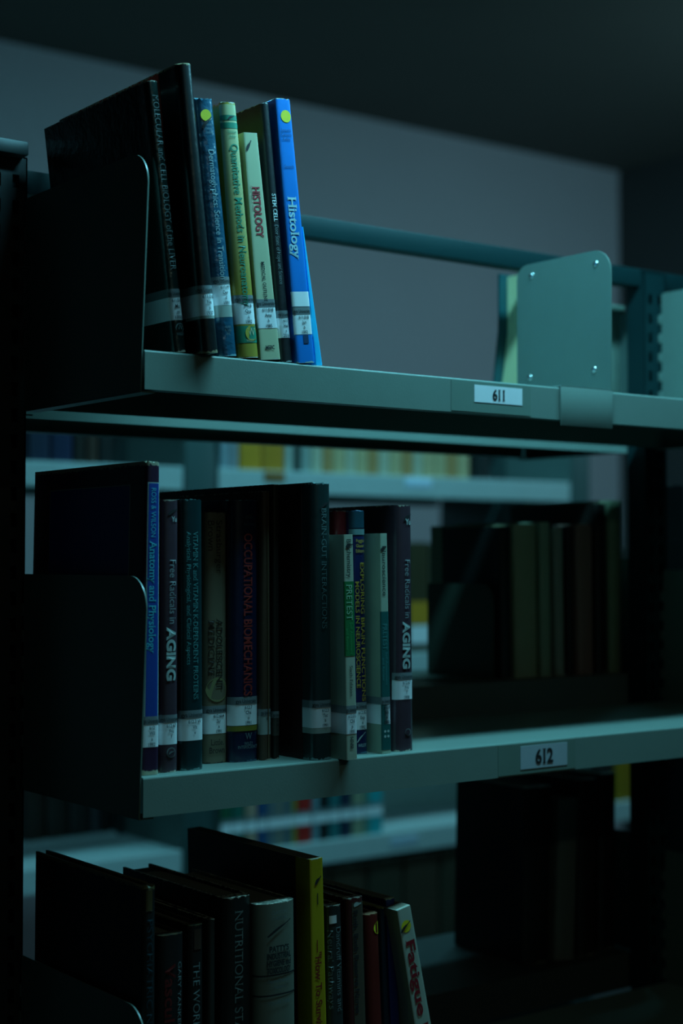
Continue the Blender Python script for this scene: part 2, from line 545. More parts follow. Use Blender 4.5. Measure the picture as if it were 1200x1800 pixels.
def lettering(B, s, start, end, height, m, serif=False, bold=0.0, off=0.0, name='title', e=0.00032, center=True, space=1.0, parent=None):
    """lettering running down the spine between two heights (z), centred off metres right of the middle"""
    e += .07 * B.b
    F, u0, u1, v0, v1 = text_geo(s, serif, bold, space)
    cap = 0.72
    kz = (start - end) / (u1 - u0)
    kx = height / cap
    bm = bmesh.new()
    mid = cap / 2
    for f in F:
        vs = []
        for u, v in f:
            x = off + (v - mid) * kx
            z = start - (u - u0) * kz
            t = B.tk(z) / 2
            uu = max(-.985, min(.985, x / t))
            vs.append(bm.verts.new((uu * t, B.s * (B.sy(uu) - e), z)))
        try: bm.faces.new(vs)
        except ValueError: pass
    return finish(bm, name, m, parent or B.root)

def flat_text(B, s, z, height, m, x=0.0, serif=False, bold=0.0, name='label_text', e=0.00042, squeeze=0.8, parent=None, maxw=None):
    e += .05 * B.b
    F, u0, u1, v0, v1 = text_geo(s, serif, bold)
    k = height / 0.72
    kx = k * squeeze
    if maxw and (u1 - u0) * kx > maxw: kx = maxw / (u1 - u0)
    bm = bmesh.new()
    for f in F:
        vs = []
        for u, v in f:
            X = x + (u - (u0 + u1) / 2) * kx
            Z = z + v * k
            t = B.tk(Z) / 2
            uu = max(-.99, min(.99, X / t))
            vs.append(bm.verts.new((uu * t, B.s * (B.sy(uu) - e), Z)))
        try: bm.faces.new(vs)
        except ValueError: pass
    return finish(bm, name, m, parent or B.root)

def disc(B, x, z, rad, m, name='spine_dot', e=0.0002, parent=None):
    e += .08 * B.b
    bm = bmesh.new()
    vs = []
    for i in range(24):
        a = 2 * math.pi * i / 24
        X, Z = x + rad * math.cos(a), z + rad * math.sin(a)
        t = B.tk(Z) / 2
        uu = max(-.97, min(.97, X / t))
        vs.append(bm.verts.new((uu * t, B.s * (B.sy(uu) - e), Z)))
    bm.faces.new(vs)
    return finish(bm, name, m, parent or B.root)

def scrawl(B, a, b, w, m=None, name='marker_stroke', e=0.0004):
    """pen stroke across the spine between two (x, z)"""
    e += .05 * B.b
    (xa, za), (xb, zb) = a, b
    L = math.hypot(xb - xa, zb - za); nx, nz = -(zb - za) / L, (xb - xa) / L
    bm = bmesh.new(); rows = []
    for i in range(9):
        k = i / 8
        ww = w * (0.35 + 0.65 * math.sin(math.pi * min(1, k * 1.2 + .1))) / 2
        x, z = xa + (xb - xa) * k, za + (zb - za) * k + 0.0006 * math.sin(k * 5)
        pr = []
        for sg in (-1, 1):
            X, Z = x + sg * nx * ww, z + sg * nz * ww
            t = B.tk(Z) / 2; uu = max(-.97, min(.97, X / t))
            pr.append(bm.verts.new((uu * t, B.s * (B.sy(uu) - e), Z)))
        rows.append(pr)
    for i in range(8): bm.faces.new((rows[i][0], rows[i][1], rows[i + 1][1], rows[i + 1][0]))
    return finish(bm, name, m or M_ink, B.root)

def call_label(B, ytop, ybot, px, lines, wl=0.0, strip=0.27, under=None, strip_text='gya University', wr=0.004, m=None):
    """library sticker: white paper with a darker strip along its top; heights given as seen at px"""
    z1 = loc(B, px, ytop)[1]; z0 = loc(B, px, ybot)[1]
    l = band(B, z0, z1, m or M_label, 'call_label', 0.00015, wrapL=wl, wrapR=wr)
    zs_ = z1 - (z1 - z0) * strip
    band(B, zs_, z1, M_strip, 'label_strip', 0.00028, wrapL=wl, wrapR=wr, parent=l)
    t = B.tk(z0)
    flat_text(B, strip_text, zs_ + (z1 - zs_) * .22, (z1 - zs_) * .5, M_ink, bold=.01, parent=l, name='strip_text', maxw=t * .96)
    n = 4
    hh = (zs_ - z0) / n
    for i, s in enumerate(lines):
        if not s: continue
        flat_text(B, s, zs_ - hh * (i + .86), hh * .66, M_ink, x=t * .06, bold=0.012, parent=l, name='call_number', squeeze=.85, maxw=t * .72)
    if under is not None:
        zu = loc(B, px, under)[1]
        band(B, zu, z0, M_tape, 'tape_end', 0.0001, wrapL=wl * .6, wrapR=wr)
    return l

def zat(B, px, py): return loc(B, px, py)[1]
def xat(B, px, py): return loc(B, px, py)[0]

def C(name, c, **k):
    k.setdefault('wear', 1.0); k.setdefault('rough', 0.45); k.setdefault('noise', 0.12)
    return mat('cover_' + name, c, **k)

BK = 'book'
# ---- upper shelf, left to right
z = LV[0]
white = ink('white', (0.45, 0.5, 0.5)); grey = ink('grey', (0.16, 0.19, 0.19)); yel = ink('yellow', (0.75, 0.62, 0.02))

T1 = make_book('hardback_book', 'dark green black hardback on cell biology of the liver, leaning against the upper left bracket', BK,
               [(254, 143), (277, 146), (327, 612), (302, 612)], 0.006, z, 0.19, C('darkgreen', (0.006, 0.02, 0.018), rough=.3, coat=1.0, bump=.5, bscale=90), bulge=.003, worn=.001)
lettering(T1, 'MOLECULAR and CELL BIOLOGY of the LIVER', zat(T1, 271, 168), zat(T1, 305, 476), .0065, grey, serif=True, off=.001)
call_label(T1, 508, 563, 314, ['611.018', 'Mo', 'm', '1993'], wl=.045)
disc(T1, .001, zat(T1, 315, 577), .0042, grey, 'publisher_mark')
disc(T1, .001, zat(T1, 315, 577), .0034, C('darkgreen', (0, 0, 0)), 'mark_ring', .0004)
flat_text(T1, 'W', zat(T1, 315, 580), .0045, grey, x=.001, name='publisher_mark')
flat_text(T1, 'WILEY', zat(T1, 315, 590), .0025, grey, x=.001, name='publisher_name')

T2 = make_book('hardback_book', 'thick black hardback with red boards, tallest on the upper shelf, overhanging its edge', BK,
               [(307, 116), (334, 117), (382, 618), (351, 618)], -0.004, z, 0.215, C('black', (0.008, 0.010, 0.011), rough=.32, bump=.2, bscale=80, coat=.4, wear=1.2, wear_col=(.30, .24, .14)),
               bulge=.006, board=C('redboard', (0.55, 0.03, 0.015), rough=.5), board_w=.028, worn=.0012)
call_label(T2, 503, 556, 366, ['611.018', 'Ne', 'p', '1937'], wl=.032, under=561)

T3 = make_book('hardback_book', 'plastic wrapped navy Dermatoglyphics book with a yellow dot', BK,
               [(342, 173), (374, 180), (417, 623), (385, 620)], 0.004, z, 0.17,
               C('navywrap', (0.012, 0.085, 0.15), rough=.3, coat=1.0, bump=.9, bscale=70, wear=.9, wear_col=(.2, .4, .45)), bulge=.003, worn=.0025)
disc(T3, xat(T3, 359, 204), zat(T3, 359, 204), .0052, yel)
scrawl(T3, loc(T3, 352, 226), loc(T3, 367, 206), .0025, e=.0007)
for i, s in enumerate(('Loesch', 'Danuta', 'Oxford')):
    flat_text(T3, s, zat(T3, 364, 222 + i * 7), .0022, grey, name='author_name')
lettering(T3, 'Dermatoglyphics: Science in Transition', zat(T3, 361, 264), zat(T3, 386, 492), .0062, ink('palegrey', (0.26, 0.34, 0.36)), off=.0005, bold=.006)
call_label(T3, 487, 537, 390, ['611.77', 'Der', 'd', '1991'], wl=.02, under=558)
for i, s in enumerate(('ALAN', 'R. LISS', 'INC')):
    flat_text(T3, s, zat(T3, 403, 577 + i * 6), .0022, grey, name='imprint')

T4 = make_book('hardback_book', 'olive yellow Quantitative Methods book with green bands on the spine', BK,
               [(388, 182), (415, 183), (456, 627), (419, 624)], 0.002, z, 0.165, C('olive', (0.40, 0.30, 0.025), rough=.4, coat=.4, noise=.2, nscale=15), bulge=.002, worn=.0008)
green = ink('green', (0.01, 0.22, 0.13))
pale = ink('palecream', (0.50, 0.50, 0.30))
gm = mat('fading_cream_spine', (0.36, 0.27, 0.035), .4, noise=.15, nscale=20, coat=.4)
def fade(m):
    nt = m.node_tree; b = nt.nodes['Principled BSDF']; old = b.inputs['Base Color'].links[0].from_socket
    tc = nt.nodes.new('ShaderNodeTexCoord'); sx = nt.nodes.new('ShaderNodeSeparateXYZ'); mr = nt.nodes.new('ShaderNodeMapRange'); mx = nt.nodes.new('ShaderNodeMix')
    mx.data_type = 'RGBA'; nt.links.new(tc.outputs['Generated'], sx.inputs[0]); nt.links.new(sx.outputs['Z'], mr.inputs['Value'])
    mr.inputs['From Min'].default_value = .25; mr.inputs['From Max'].default_value = .92
    nt.links.new(mr.outputs['Result'], mx.inputs[0]); nt.links.new(old, mx.inputs[6]); mx.inputs[7].default_value = (.50, .50, .27, 1)
    nt.links.new(mx.outputs[2], b.inputs['Base Color'])
fade(gm)
band(T4, .001, zat(T4, 400, 184), gm, 'faded_spine', .0001)
band(T4, zat(T4, 402, 212), zat(T4, 402, 203), green, 'green_band', .00025, wrapL=.0)
band(T4, zat(T4, 402, 226), zat(T4, 402, 216), green, 'green_band', .00025)
scrawl(T4, loc(T4, 398, 211), loc(T4, 409, 203), .0018)
flat_text(T4, 'Stewart', zat(T4, 405, 235), .0028, green, name='author_name'); flat_text(T4, 'Adler', zat(T4, 406, 243), .0028, green, name='author_name')
lettering(T4, 'Quantitative Methods in Neuroanatomy', zat(T4, 408, 254), zat(T4, 432, 540), .0082, green, bold=.012, off=.001)
call_label(T4, 519, 570, 433, ['611.8', 'Qua', 'q', '1992'], wl=.006)
band(T4, zat(T4, 438, 603), zat(T4, 438, 573), green, 'green_band', .00025)
bandm = C('olivepatch', (0.36, 0.27, 0.03))
disc(T4, xat(T4, 440, 586), zat(T4, 440, 586), .0068, bandm, 'mark_disc', .0004)
flat_text(T4, 'W', zat(T4, 440, 590), .0068, ink('lightmark', (.5, .5, .3)), x=xat(T4, 440, 590), serif=True, name='publisher_mark')
flat_text(T4, 'WILEY', zat(T4, 442, 601), .0026, ink('lightmark', (.5, .5, .3)), x=.001, name='publisher_name')

T5 = make_book('paperback_book', 'cream HISTOLOGY medical outline paperback, shortest on the upper shelf', BK,
               [(427, 235), (452, 237), (493, 631), (457, 628)], 0.001, z, 0.14, C('cream', (0.52, 0.52, 0.33), rough=.45, noise=.12, nscale=30, wear=.7), hard=False, bulge=.0004, p=7)
red = ink('crimson', (0.42, 0.015, 0.035))
scrawl(T5, loc(T5, 433, 265), loc(T5, 440, 246), .0028)
lettering(T5, 'HISTOLOGY', zat(T5, 447, 328), zat(T5, 455, 418), .0078, red, serif=True, bold=.022, off=.0005)
lettering(T5, 'R.W. Piliero, M.D.', zat(T5, 443, 327), zat(T5, 447, 372), .0018, ink('thinred', (.3, .1, .1)), off=-.0048, name='author_name')
lettering(T5, 'MEDICAL OUTLINE', zat(T5, 460, 460), zat(T5, 466, 530), .0036, M_ink, serif=True, bold=.015, off=.0003, name='series_name')
call_label(T5, 526, 577, 470, ['611.018', 'Ame', 'h', '1985'], wl=.0)
flat_text(T5, 'MEPC', zat(T5, 475, 614), .0035, M_ink, serif=True, bold=.03, name='publisher_name')

T6 = make_book('hardback_book', 'thin black Stem Cell book between the cream and the blue book', BK,
               [(458, 183), (473, 184), (515, 634), (493, 631)], 0.004, z, 0.16, C('blackgloss', (0.010, 0.011, 0.014), rough=.5, bump=.1, bscale=300, wear=.8, wear_col=(.3, .36, .36)), bulge=.0015, worn=.0006)
lettering(T6, 'STEM CELL', zat(T6, 478, 341), zat(T6, 484, 390), .0044, ink('brightwhite', (.62, .66, .66)), bold=.02)
lettering(T6, 'Door Stand of Hope and Science', zat(T6, 484, 396), zat(T6, 494, 500), .0042, grey, name='subtitle')
call_label(T6, 546, 594, 501, ['611', 'Hal', 's', '2016'], wl=.0)

T7 = make_book('paperback_book', 'bright blue Histology book with a yellow dot, rightmost thick book on the upper shelf', BK,
               [(483, 176), (509, 177), (553, 637), (521, 635)], 0.001, z, 0.165, C('brightblue', (0.002, 0.20, 0.68), rough=.38, noise=.18, nscale=25, coat=.4, wear=.8, wear_col=(.4, .5, .5)), hard=False, bulge=.001, p=5, worn=.0006)
disc(T7, xat(T7, 501, 205), zat(T7, 501, 205), .0056, yel)
dk = ink('darkblue', (.004, .04, .12))
for i, s in enumerate(('Junqueira', 'Carneiro', 'Kelley', '', '', '', '', '', 'Seventh')):
    if s: flat_text(T7, s, zat(T7, 504, 232 + i * 8), .003, dk, name='author_name', maxw=.011)
lettering(T7, 'Histology', zat(T7, 512, 346), zat(T7, 519, 456), .0094, ink('iceblue', (.40, .62, .68)), serif=True, bold=.02)
band(T7, zat(T7, 527, 539), zat(T7, 525, 513), M_label, 'paper_patch', .0004)
call_label(T7, 540, 588, 531, ['611.018', 'Jun', 'b', '1992'], wl=.0)
band(T7, zat(T7, 536, 604), zat(T7, 536, 588), dk, 'dark_mark', .0003, u0=-.1, u1=.45)

T8 = make_book('booklet', 'thin bright sky blue wedge of a booklet right of the blue Histology book', 'booklet',
               [(530.5, 400), (533, 400), (566, 637), (554, 637)], 0.006, z, 0.15, C('skyblue', (0.02, 0.55, 0.95), rough=.35, wear=.0, coat=.3), hard=False, bulge=.0003, p=6)

# ---- middle shelf, left to right
z = LV[1]
S1 = make_book('hardback_book', 'purple edged Anatomy and Physiology book with a blue spine panel beside the middle left bracket', BK,
               [(256, 812), (280, 812), (278, 1357), (246, 1357)], 0.012, z, 0.211,
               C('aubergine', (0.035, 0.010, 0.035), rough=.4, wear=2.2, wear_col=(.42, .40, .28)), hard=False, bulge=.002, p=4, r=.002, worn=.0015)
blue = C('panelblue', (0.008, 0.05, 0.30), wear=0, noise=.1); rim = ink('paleline', (.34, .45, .45))
zz0, zz1 = zat(S1, 262, 1262), zat(S1, 268, 848)
band(S1, zz0, zz1, rim, 'pale_border', .0001, u0=-.80, u1=.93)
band(S1, zz0, zz1 - .0008, blue, 'blue_panel', .0002, u0=-.66, u1=.80)
lettering(S1, 'ROSS & WILSON', zat(S1, 268, 858), zat(S1, 268, 944), .0048, ink('cyan', (.05, .42, .55)), off=.0004, name='author_name')
lettering(S1, 'Anatomy and Physiology', zat(S1, 268, 950), zat(S1, 266, 1148), .0070, ink('cyan', (.05, .42, .55)), serif=True, bold=.012, off=.0004)
call_label(S1, 1259, 1313, 262, ['612', 'Wil', 'a', '1992'])
# cover art panel with a pale outline on the left board
zp0, zp1 = .02, zz1 - .001
side_panel(S1, -1, .026, .178, zp0, zp1, rim, 'cover_border', .0002)
side_panel(S1, -1, .027, .177, zp0 + .001, zp1 - .001, C('coverblue', (0.010, 0.05, 0.36), wear=0), 'cover_panel', .0004)

def aging(quad, Y, lab, cl):
    b = make_book('hardback_book', lab, BK, quad, Y, z, 0.165, C('plum', (0.065, 0.035, 0.048), rough=.35, coat=.5, bump=.1, bscale=60, wear=.6), bulge=.003, p=3)
    return b
pw = ink('palewhite', (.42, .50, .48))
S2 = aging([(282, 879), (313, 879), (312, 1353), (279, 1354)], 0.018, 'plum Free Radicals in Aging hardback beside the blue spined anatomy book', 0)
lettering(S2, 'Free Radicals in', zat(S2, 302, 984), zat(S2, 302, 1096), .0068, ink('dimwhite', (.26, .28, .29)), off=.0022)
lettering(S2, 'AGING', zat(S2, 302, 1102), zat(S2, 300, 1196), .0088, pw, bold=.045, off=.0008)
flat_text(S2, 'Yu', zat(S2, 303, 917), .0045, pw, x=.003, bold=.02, name='author_name')
scrawl(S2, loc(S2, 293, 905), loc(S2, 309, 893), .003)
call_label(S2, 1256, 1308, 296, ['612.67', 'Fre', 'f'], )
disc(S2, .001, zat(S2, 299, 1322), .0045, grey, 'publisher_mark'); disc(S2, .001, zat(S2, 299, 1322), .0036, C('plum', 0), 'mark_ring', .0004)
scrawl(S2, (-.0015, zat(S2, 299, 1325)), (.004, zat(S2, 299, 1318)), .0015, grey, 'publisher_mark', .0006)

S3 = make_book('hardback_book', 'dark teal Vitamin K proteins book between the plum and the beige book', BK,
               [(316, 878), (355, 878), (357, 1348), (316, 1350)], 0.018, z, 0.165, C('darkteal', (0.006, 0.030, 0.034), rough=.3, coat=.6, bump=.15, bscale=70, wear=.8, wear_col=(.12, .25, .25)), bulge=.003, p=3.2, worn=.001)
tt = ink('tealtext', (.07, .24, .24))
lettering(S3, 'VITAMIN K and VITAMIN K-DEPENDENT PROTEINS', zat(S3, 343, 934), zat(S3, 345, 1228), .0050, tt, serif=True, off=.0026)
lettering(S3, 'Analytical, Physiological, and Clinical Aspects', zat(S3, 332, 934), zat(S3, 334, 1168), .0042, tt, serif=True, off=-.0042, name='subtitle')
call_label(S3, 1248, 1301, 337, ['612.3 W', 'Vit', 'v'])

S4 = make_book('hardback_book', 'beige brown Adolescent Medicine book with a tree emblem, middle shelf', BK,
               [(359, 900), (398, 902), (399, 1337), (358, 1339)], 0.045, z, 0.15, C('taupe', (0.17, 0.135, 0.085), rough=.5, noise=.25, nscale=18, wear=.6, wear_col=(.05, .04, .03)), bulge=.003, p=3)
br = ink('brownblack', (.03, .018, .012))
lettering(S4, 'Strasburger', zat(S4, 378, 915), zat(S4, 378, 1008), .0066, br, off=.0022, name='author_name')
lettering(S4, 'Brown', zat(S4, 366, 915), zat(S4, 366, 968), .0062, br, off=-.0060, name='author_name')
lettering(S4, 'ADOLESCENT', zat(S4, 378, 1087), zat(S4, 378, 1212), .0066, br, serif=True, bold=.01, off=.0022)
lettering(S4, 'MEDICINE', zat(S4, 366, 1090), zat(S4, 366, 1188), .0062, br, serif=True, bold=.01, off=-.0060)
disc(S4, .000, zat(S4, 376, 1212), .011, C('olivedisc', (.22, .20, .09), wear=0), 'emblem')
call_label(S4, 1240, 1289, 379, ['612.664', 'Str', 'a', '1991'])
flat_text(S4, 'Little,', zat(S4, 379, 1309), .0055, br, serif=True, name='publisher_name'); flat_text(S4, 'Brown', zat(S4, 379, 1323), .0055, br, serif=True, bold=.01, name='publisher_name')

S5 = make_book('hardback_book', 'navy Occupational Biomechanics book with dull red lettering', BK,
               [(403, 879), (453, 880), (453, 1336), (402, 1338)], 0.040, z, 0.165, C('navyblack', (0.006, 0.012, 0.040), rough=.3, coat=.6, bump=.2, bscale=60, wear=.8, wear_col=(.05, .1, .16)), bulge=.005, p=2.6, worn=.001)
lettering(S5, 'OCCUPATIONAL BIOMECHANICS', zat(S5, 436, 938), zat(S5, 436, 1222), .0092, ink('dullred', (.30, .025, .02)), serif=True, bold=.02, off=.0016)
for i, s in enumerate(('Chaffin', 'Andersson')): flat_text(S5, s, zat(S5, 438, 912 + 12 * i), .0028, ink('bluegrey', (.05, .10, .14)), x=.003, name='author_name')
scrawl(S5, loc(S5, 424, 912), loc(S5, 440, 902), .002)
call_label(S5, 1224, 1274, 428, ['612.7', 'Cha', 'o', '1991'])
band(S5, zat(S5, 428, 1284), zat(S5, 428, 1275), C('mustardband', (.20, .17, .02), wear=0), 'mustard_band')
flat_text(S5, 'W', zat(S5, 434, 1298), .006, grey, x=.002, serif=True, name='publisher_mark'); flat_text(S5, 'WILEY', zat(S5, 434, 1308), .003, grey, x=.002, name='publisher_name')
flat_text(S5, 'INTERSCIENCE', zat(S5, 434, 1314), .003, grey, x=.002, name='publisher_name')

S6 = make_book('hardback_book', 'narrow brown ribbed book beside the navy book with red lettering', BK,
               [(458, 864), (474, 864), (477, 1334), (456, 1335)], 0.035, z, 0.15, C('brownrib', (0.075, 0.04, 0.022), rough=.5, noise=.35, nscale=50, wear=.5), bulge=.002, p=3)
band(S6, .002, S6.H - .002, C('tanrib', (.14, .085, .045), wear=0), 'tan_rib', .0008, u0=.15, u1=.30)
call_label(S6, 1246, 1291, 465, ['61'], m=mat('dim_label', (.35, .37, .35), .5))
S7 = make_book('hardback_book', 'very dark brown tall book left of the Brain-Gut book', BK,
               [(476, 852), (490, 852), (491, 1334), (478, 1335)], 0.038, z, 0.205, C('umber', (0.016, 0.012, 0.009), rough=.5, wear=.4), bulge=.002, p=3)
call_label(S7, 1250, 1293, 484, ['6', 'M', 's'], m=mat('brown_label', (.06, .05, .04), .6))

S8 = make_book('hardback_book', 'thick dark green Brain-Gut Interactions book with maroon boards', BK,
               [(545, 849), (579, 850), (583, 1333), (547, 1335)], 0.006, z, 0.19, C('bottlegreen', (0.014, 0.034, 0.034), rough=.32, coat=.5, bump=.15, bscale=60, wear=1.1, wear_col=(.20, .32, .32)), bulge=.004, p=2.8,
               board=C('maroonboard', (0.045, 0.008, 0.008), rough=.5, wear=0), board_w=.014, worn=.0015)
lettering(S8, 'BRAIN-GUT INTERACTIONS', zat(S8, 566, 893), zat(S8, 568, 1104), .0058, ink('dimteal', (.09, .14, .14)), serif=True, off=.0012)
call_label(S8, 1230, 1278, 568, ['612.3', 'Tac', 'b', '1991'], wl=.024, under=1288)
scrawl(S8, loc(S8, 559, 893), loc(S8, 575, 880), .0025)

S9 = make_book('hardback_book', 'dark red plastic wrapped book behind the white Biochemistry paperback', BK,
               [(587, 898), (612, 898), (614, 1324), (591, 1325)], 0.030, z, 0.15, C('redwrap', (0.20, 0.018, 0.022), rough=.3, coat=1, bump=.5, bscale=60, wear=.9, wear_col=(.3, .2, .2)), bulge=.002, p=3, worn=.001)
S10 = make_book('paperback_book', 'white and green Biochemistry test paperback overhanging the middle shelf edge', BK,
                [(603, 940), (620, 940), (628, 1333), (608.5, 1332)], -0.012, z, 0.135, C('whitish', (0.40, 0.42, 0.32), rough=.45, wear=.5), hard=False, bulge=.0003, p=7)
pg = C('printgreen', (0.01, 0.16, 0.045), wear=0)
lettering(S10, 'Biochemistry', zat(S10, 613, 948), zat(S10, 614, 1015), .0052, M_ink, bold=.006, off=.0004)
scrawl(S10, loc(S10, 607, 962), loc(S10, 620, 955), .003)
band(S10, zat(S10, 620, 1153), zat(S10, 614, 1022), pg, 'green_panel', .00015)
lettering(S10, 'PRETEST', zat(S10, 614, 1027), zat(S10, 616, 1090), .0068, ink('palegreen', (.30, .50, .32)), serif=True, e=.00035)
lettering(S10, 'Self-Assessment', zat(S10, 617, 1094), zat(S10, 619, 1150), .0030, ink('leafgreen', (.05, .32, .10)), off=.0016, e=.00035, name='subtitle')
lettering(S10, 'and Review', zat(S10, 617, 1104), zat(S10, 619, 1142), .0030, ink('leafgreen', (.05, .32, .10)), off=-.0030, e=.00035, name='subtitle')
lettering(S10, 'Sixth Edition', zat(S10, 619, 1170), zat(S10, 621, 1223), .0036, M_ink, off=.0006, name='edition')
call_label(S10, 1240, 1290, 618, ['612.015', 'Chl', 'p', '1991'], wl=.026)
lettering(S10, '0-07-050', zat(S10, 623, 1294), zat(S10, 624, 1315), .0034, M_ink, bold=.03, off=.0, name='imprint')

S11 = make_book('hardback_book', 'navy Exploring Brain Functions book with gold lettering', BK,
                [(616, 898), (640, 898), (646, 1321), (623, 1322)], 0.020, z, 0.15, C('indigo', (0.010, 0.016, 0.075), rough=.35, coat=.5, wear=.9, wear_col=(.08, .2, .3)), bulge=.0015, p=4, worn=.001)
band(S11, zat(S11, 630, 940), zat(S11, 630, 930), ink('paleteal', (.14, .24, .24)), 'pale_band', .0003)
band(S11, zat(S11, 630, 928), zat(S11, 630, 899), C('tealhead', (.008, .05, .075), wear=0), 'spine_head', .0002)
gold = ink('gold', (.42, .25, .03))
for i, s in enumerate(('Poggio', 'Glaser', 'Editors')): flat_text(S11, s, zat(S11, 632, 953 + i * 9), .0032, gold, x=.001, bold=.02, name='author_name')
lettering(S11, 'EXPLORING BRAIN FUNCTIONS', zat(S11, 636, 989), zat(S11, 640, 1232), .0046, gold, bold=.018, off=.0032)
lettering(S11, 'MODELS IN NEUROSCIENCE', zat(S11, 627, 1022), zat(S11, 631, 1209), .0046, gold, bold=.018, off=-.0028, name='subtitle')
call_label(S11, 1234, 1282, 636, ['612.82', 'Exp', 'e', '1992'])
scrawl(S11, loc(S11, 626, 1305), loc(S11, 640, 1285), .0014, pw, 'publisher_mark'); flat_text(S11, 'WILEY', zat(S11, 637, 1312), .003, pw, name='publisher_name')

S12 = make_book('paperback_book', 'white and teal Neuroscience test paperback left of the second plum book', BK,
                [(667, 938), (680, 938), (687, 1319), (671, 1320)], 0.006, z, 0.135, C('whitish2', (0.36, 0.42, 0.32), rough=.45, wear=.5), hard=False, bulge=.0003, p=7)
pt = C('printteal', (0.008, 0.10, 0.095), wear=0)
lettering(S12, 'Neuroscience', zat(S12, 674, 960), zat(S12, 676, 1047), .0050, M_ink, bold=.006, off=.0002)
scrawl(S12, loc(S12, 668, 968), loc(S12, 678, 960), .0025)
band(S12, zat(S12, 679, 1318), zat(S12, 674, 1075), pt, 'teal_panel', .00015)
lettering(S12, 'PRETEST', zat(S12, 675, 1096), zat(S12, 677, 1142), .0052, tt, serif=True, off=.0, e=.00035)
lettering(S12, 'Self-Assessment', zat(S12, 678, 1146), zat(S12, 680, 1204), .0026, tt, off=.0014, e=.00035, name='subtitle')
lettering(S12, 'and Review', zat(S12, 678, 1156), zat(S12, 680, 1196), .0026, tt, off=-.0024, e=.00035, name='subtitle')
call_label(S12, 1225, 1273, 679, ['612.8', 'Ne', 'n', '1990'], wl=.028)
for dx in (-.0016, .0022):
    for i in range(2): disc(S12, dx, zat(S12, 681, 1285 + i * 9), .0013, pw, 'printed_dot')

S13 = aging([(694, 889), (722, 888), (726, 1315), (692, 1317)], 0.013, 'second plum Free Radicals in Aging hardback, rightmost book on the middle shelf', 1)
lettering(S13, 'Free Radicals in', zat(S13, 713, 984), zat(S13, 714, 1086), .0068, ink('dimwhite', (.26, .28, .29)), off=.0030)
lettering(S13, 'AGING', zat(S13, 714, 1092), zat(S13, 715, 1175), .0088, pw, bold=.045, off=.0014)
flat_text(S13, 'Yu', zat(S13, 713, 922), .0055, pw, x=.0035, bold=.03, name='author_name')
scrawl(S13, loc(S13, 706, 915), loc(S13, 720, 902), .003)
call_label(S13, 1182, 1229, 710, ['612.67', 'Fre', 'f', '1998'])
disc(S13, .003, zat(S13, 718, 1286), .0036, grey, 'publisher_mark'); disc(S13, .0025, zat(S13, 717, 1286), .0028, C('plum', 0), 'mark_ring', .0004)

# ---- lowest visible shelf, left to right
z = LV[2]
L1 = make_book('hardback_book', 'big black book with a worn spine top beside the lowest left bracket', BK,
               [(249, 1557), (273, 1556), (272, 1800), (247, 1800)], 0.012, z, 0.20, C('sootblack', (0.008, 0.010, 0.010), rough=.5, wear=2.0, wear_col=(.16, .14, .06)), bulge=.003, p=3, worn=.002)
lettering(L1, 'PSYCHIATRIC NURSING', zat(L1, 262, 1615), zat(L1, 260, 1890), .006, ink('darkteal2', (.012, .04, .055)))
band(L1, zat(L1, 262, 1600), zat(L1, 262, 1563), C('brownhead', (.09, .06, .02)), 'worn_band', .0003, u0=-.6, u1=.3)
L2 = make_book('hardback_book', 'black book with dim red lettering on the lowest visible shelf', BK,
               [(276, 1643), (322, 1641), (321, 1800), (274, 1800)], 0.016, z, 0.15, C('black2', (0.012, 0.010, 0.010), wear=.6, wear_col=(.1, .06, .03)), bulge=.004, p=3)
lettering(L2, 'Vascular', zat(L2, 298, 1692), zat(L2, 297, 1830), .010, ink('dimred', (.13, .008, .008)), bold=.02, off=-.002)
lettering(L2, 'GARY YANKER SMITH', zat(L2, 314, 1688), zat(L2, 313, 1860), .0038, grey, off=.0075, name='author_name')
L3 = make_book('hardback_book', 'brown topped black book with grey lettering, lowest visible shelf', BK,
               [(328, 1626), (356, 1624), (356, 1800), (328, 1800)], 0.018, z, 0.16, C('black3', (0.012, 0.011, 0.010), wear=.6, wear_col=(.1, .08, .04)), bulge=.003, p=3)
band(L3, zat(L3, 342, 1668), zat(L3, 342, 1632), C('brownpatch', (.06, .03, .02), wear=0), 'brown_patch', .0003, u0=-.3, u1=.6)
lettering(L3, 'THE WORK BOOK', zat(L3, 344, 1690), zat(L3, 343, 1880), .0070, grey)
L4 = make_book('hardback_book', 'narrow charcoal book left of the Nutritional Status book', BK,
               [(364, 1616), (378, 1615), (378, 1800), (363, 1800)], 0.018, z, 0.16, C('charcoal', (0.030, 0.030, 0.026), wear=.5), bulge=.002, p=3)
L5 = make_book('hardback_book', 'thick black Nutritional Status book beside the white spined volume', BK,
               [(388, 1578), (440, 1572), (441, 1800), (387, 1800)], 0.016, z, 0.175, C('black4', (0.011, 0.011, 0.010), wear=.5), bulge=.006, p=2.6)
lettering(L5, 'NUTRITIONAL STATUS ASSESSMENT', zat(L5, 413, 1598), zat(L5, 412, 2000), .0088, ink('silver', (.12, .13, .12)), serif=True, off=-.0006)
L6 = make_book('hardback_book', 'fat white volume on industrial hygiene with black lines across the spine', BK,
               [(446, 1588), (516, 1582), (518, 1800), (446, 1800)], 0.010, z, 0.17, C('offwhite', (0.15, 0.155, 0.12), rough=.5, noise=.08, wear=.3), bulge=.008, p=2.5)
flat_text(L6, 'CLAYTON', zat(L6, 482, 1603), .0032, grey, name='author_name'); flat_text(L6, 'CLAYTON', zat(L6, 482, 1613), .0032, grey, name='author_name')
scrawl(L6, loc(L6, 462, 1645), loc(L6, 502, 1610), .0024)
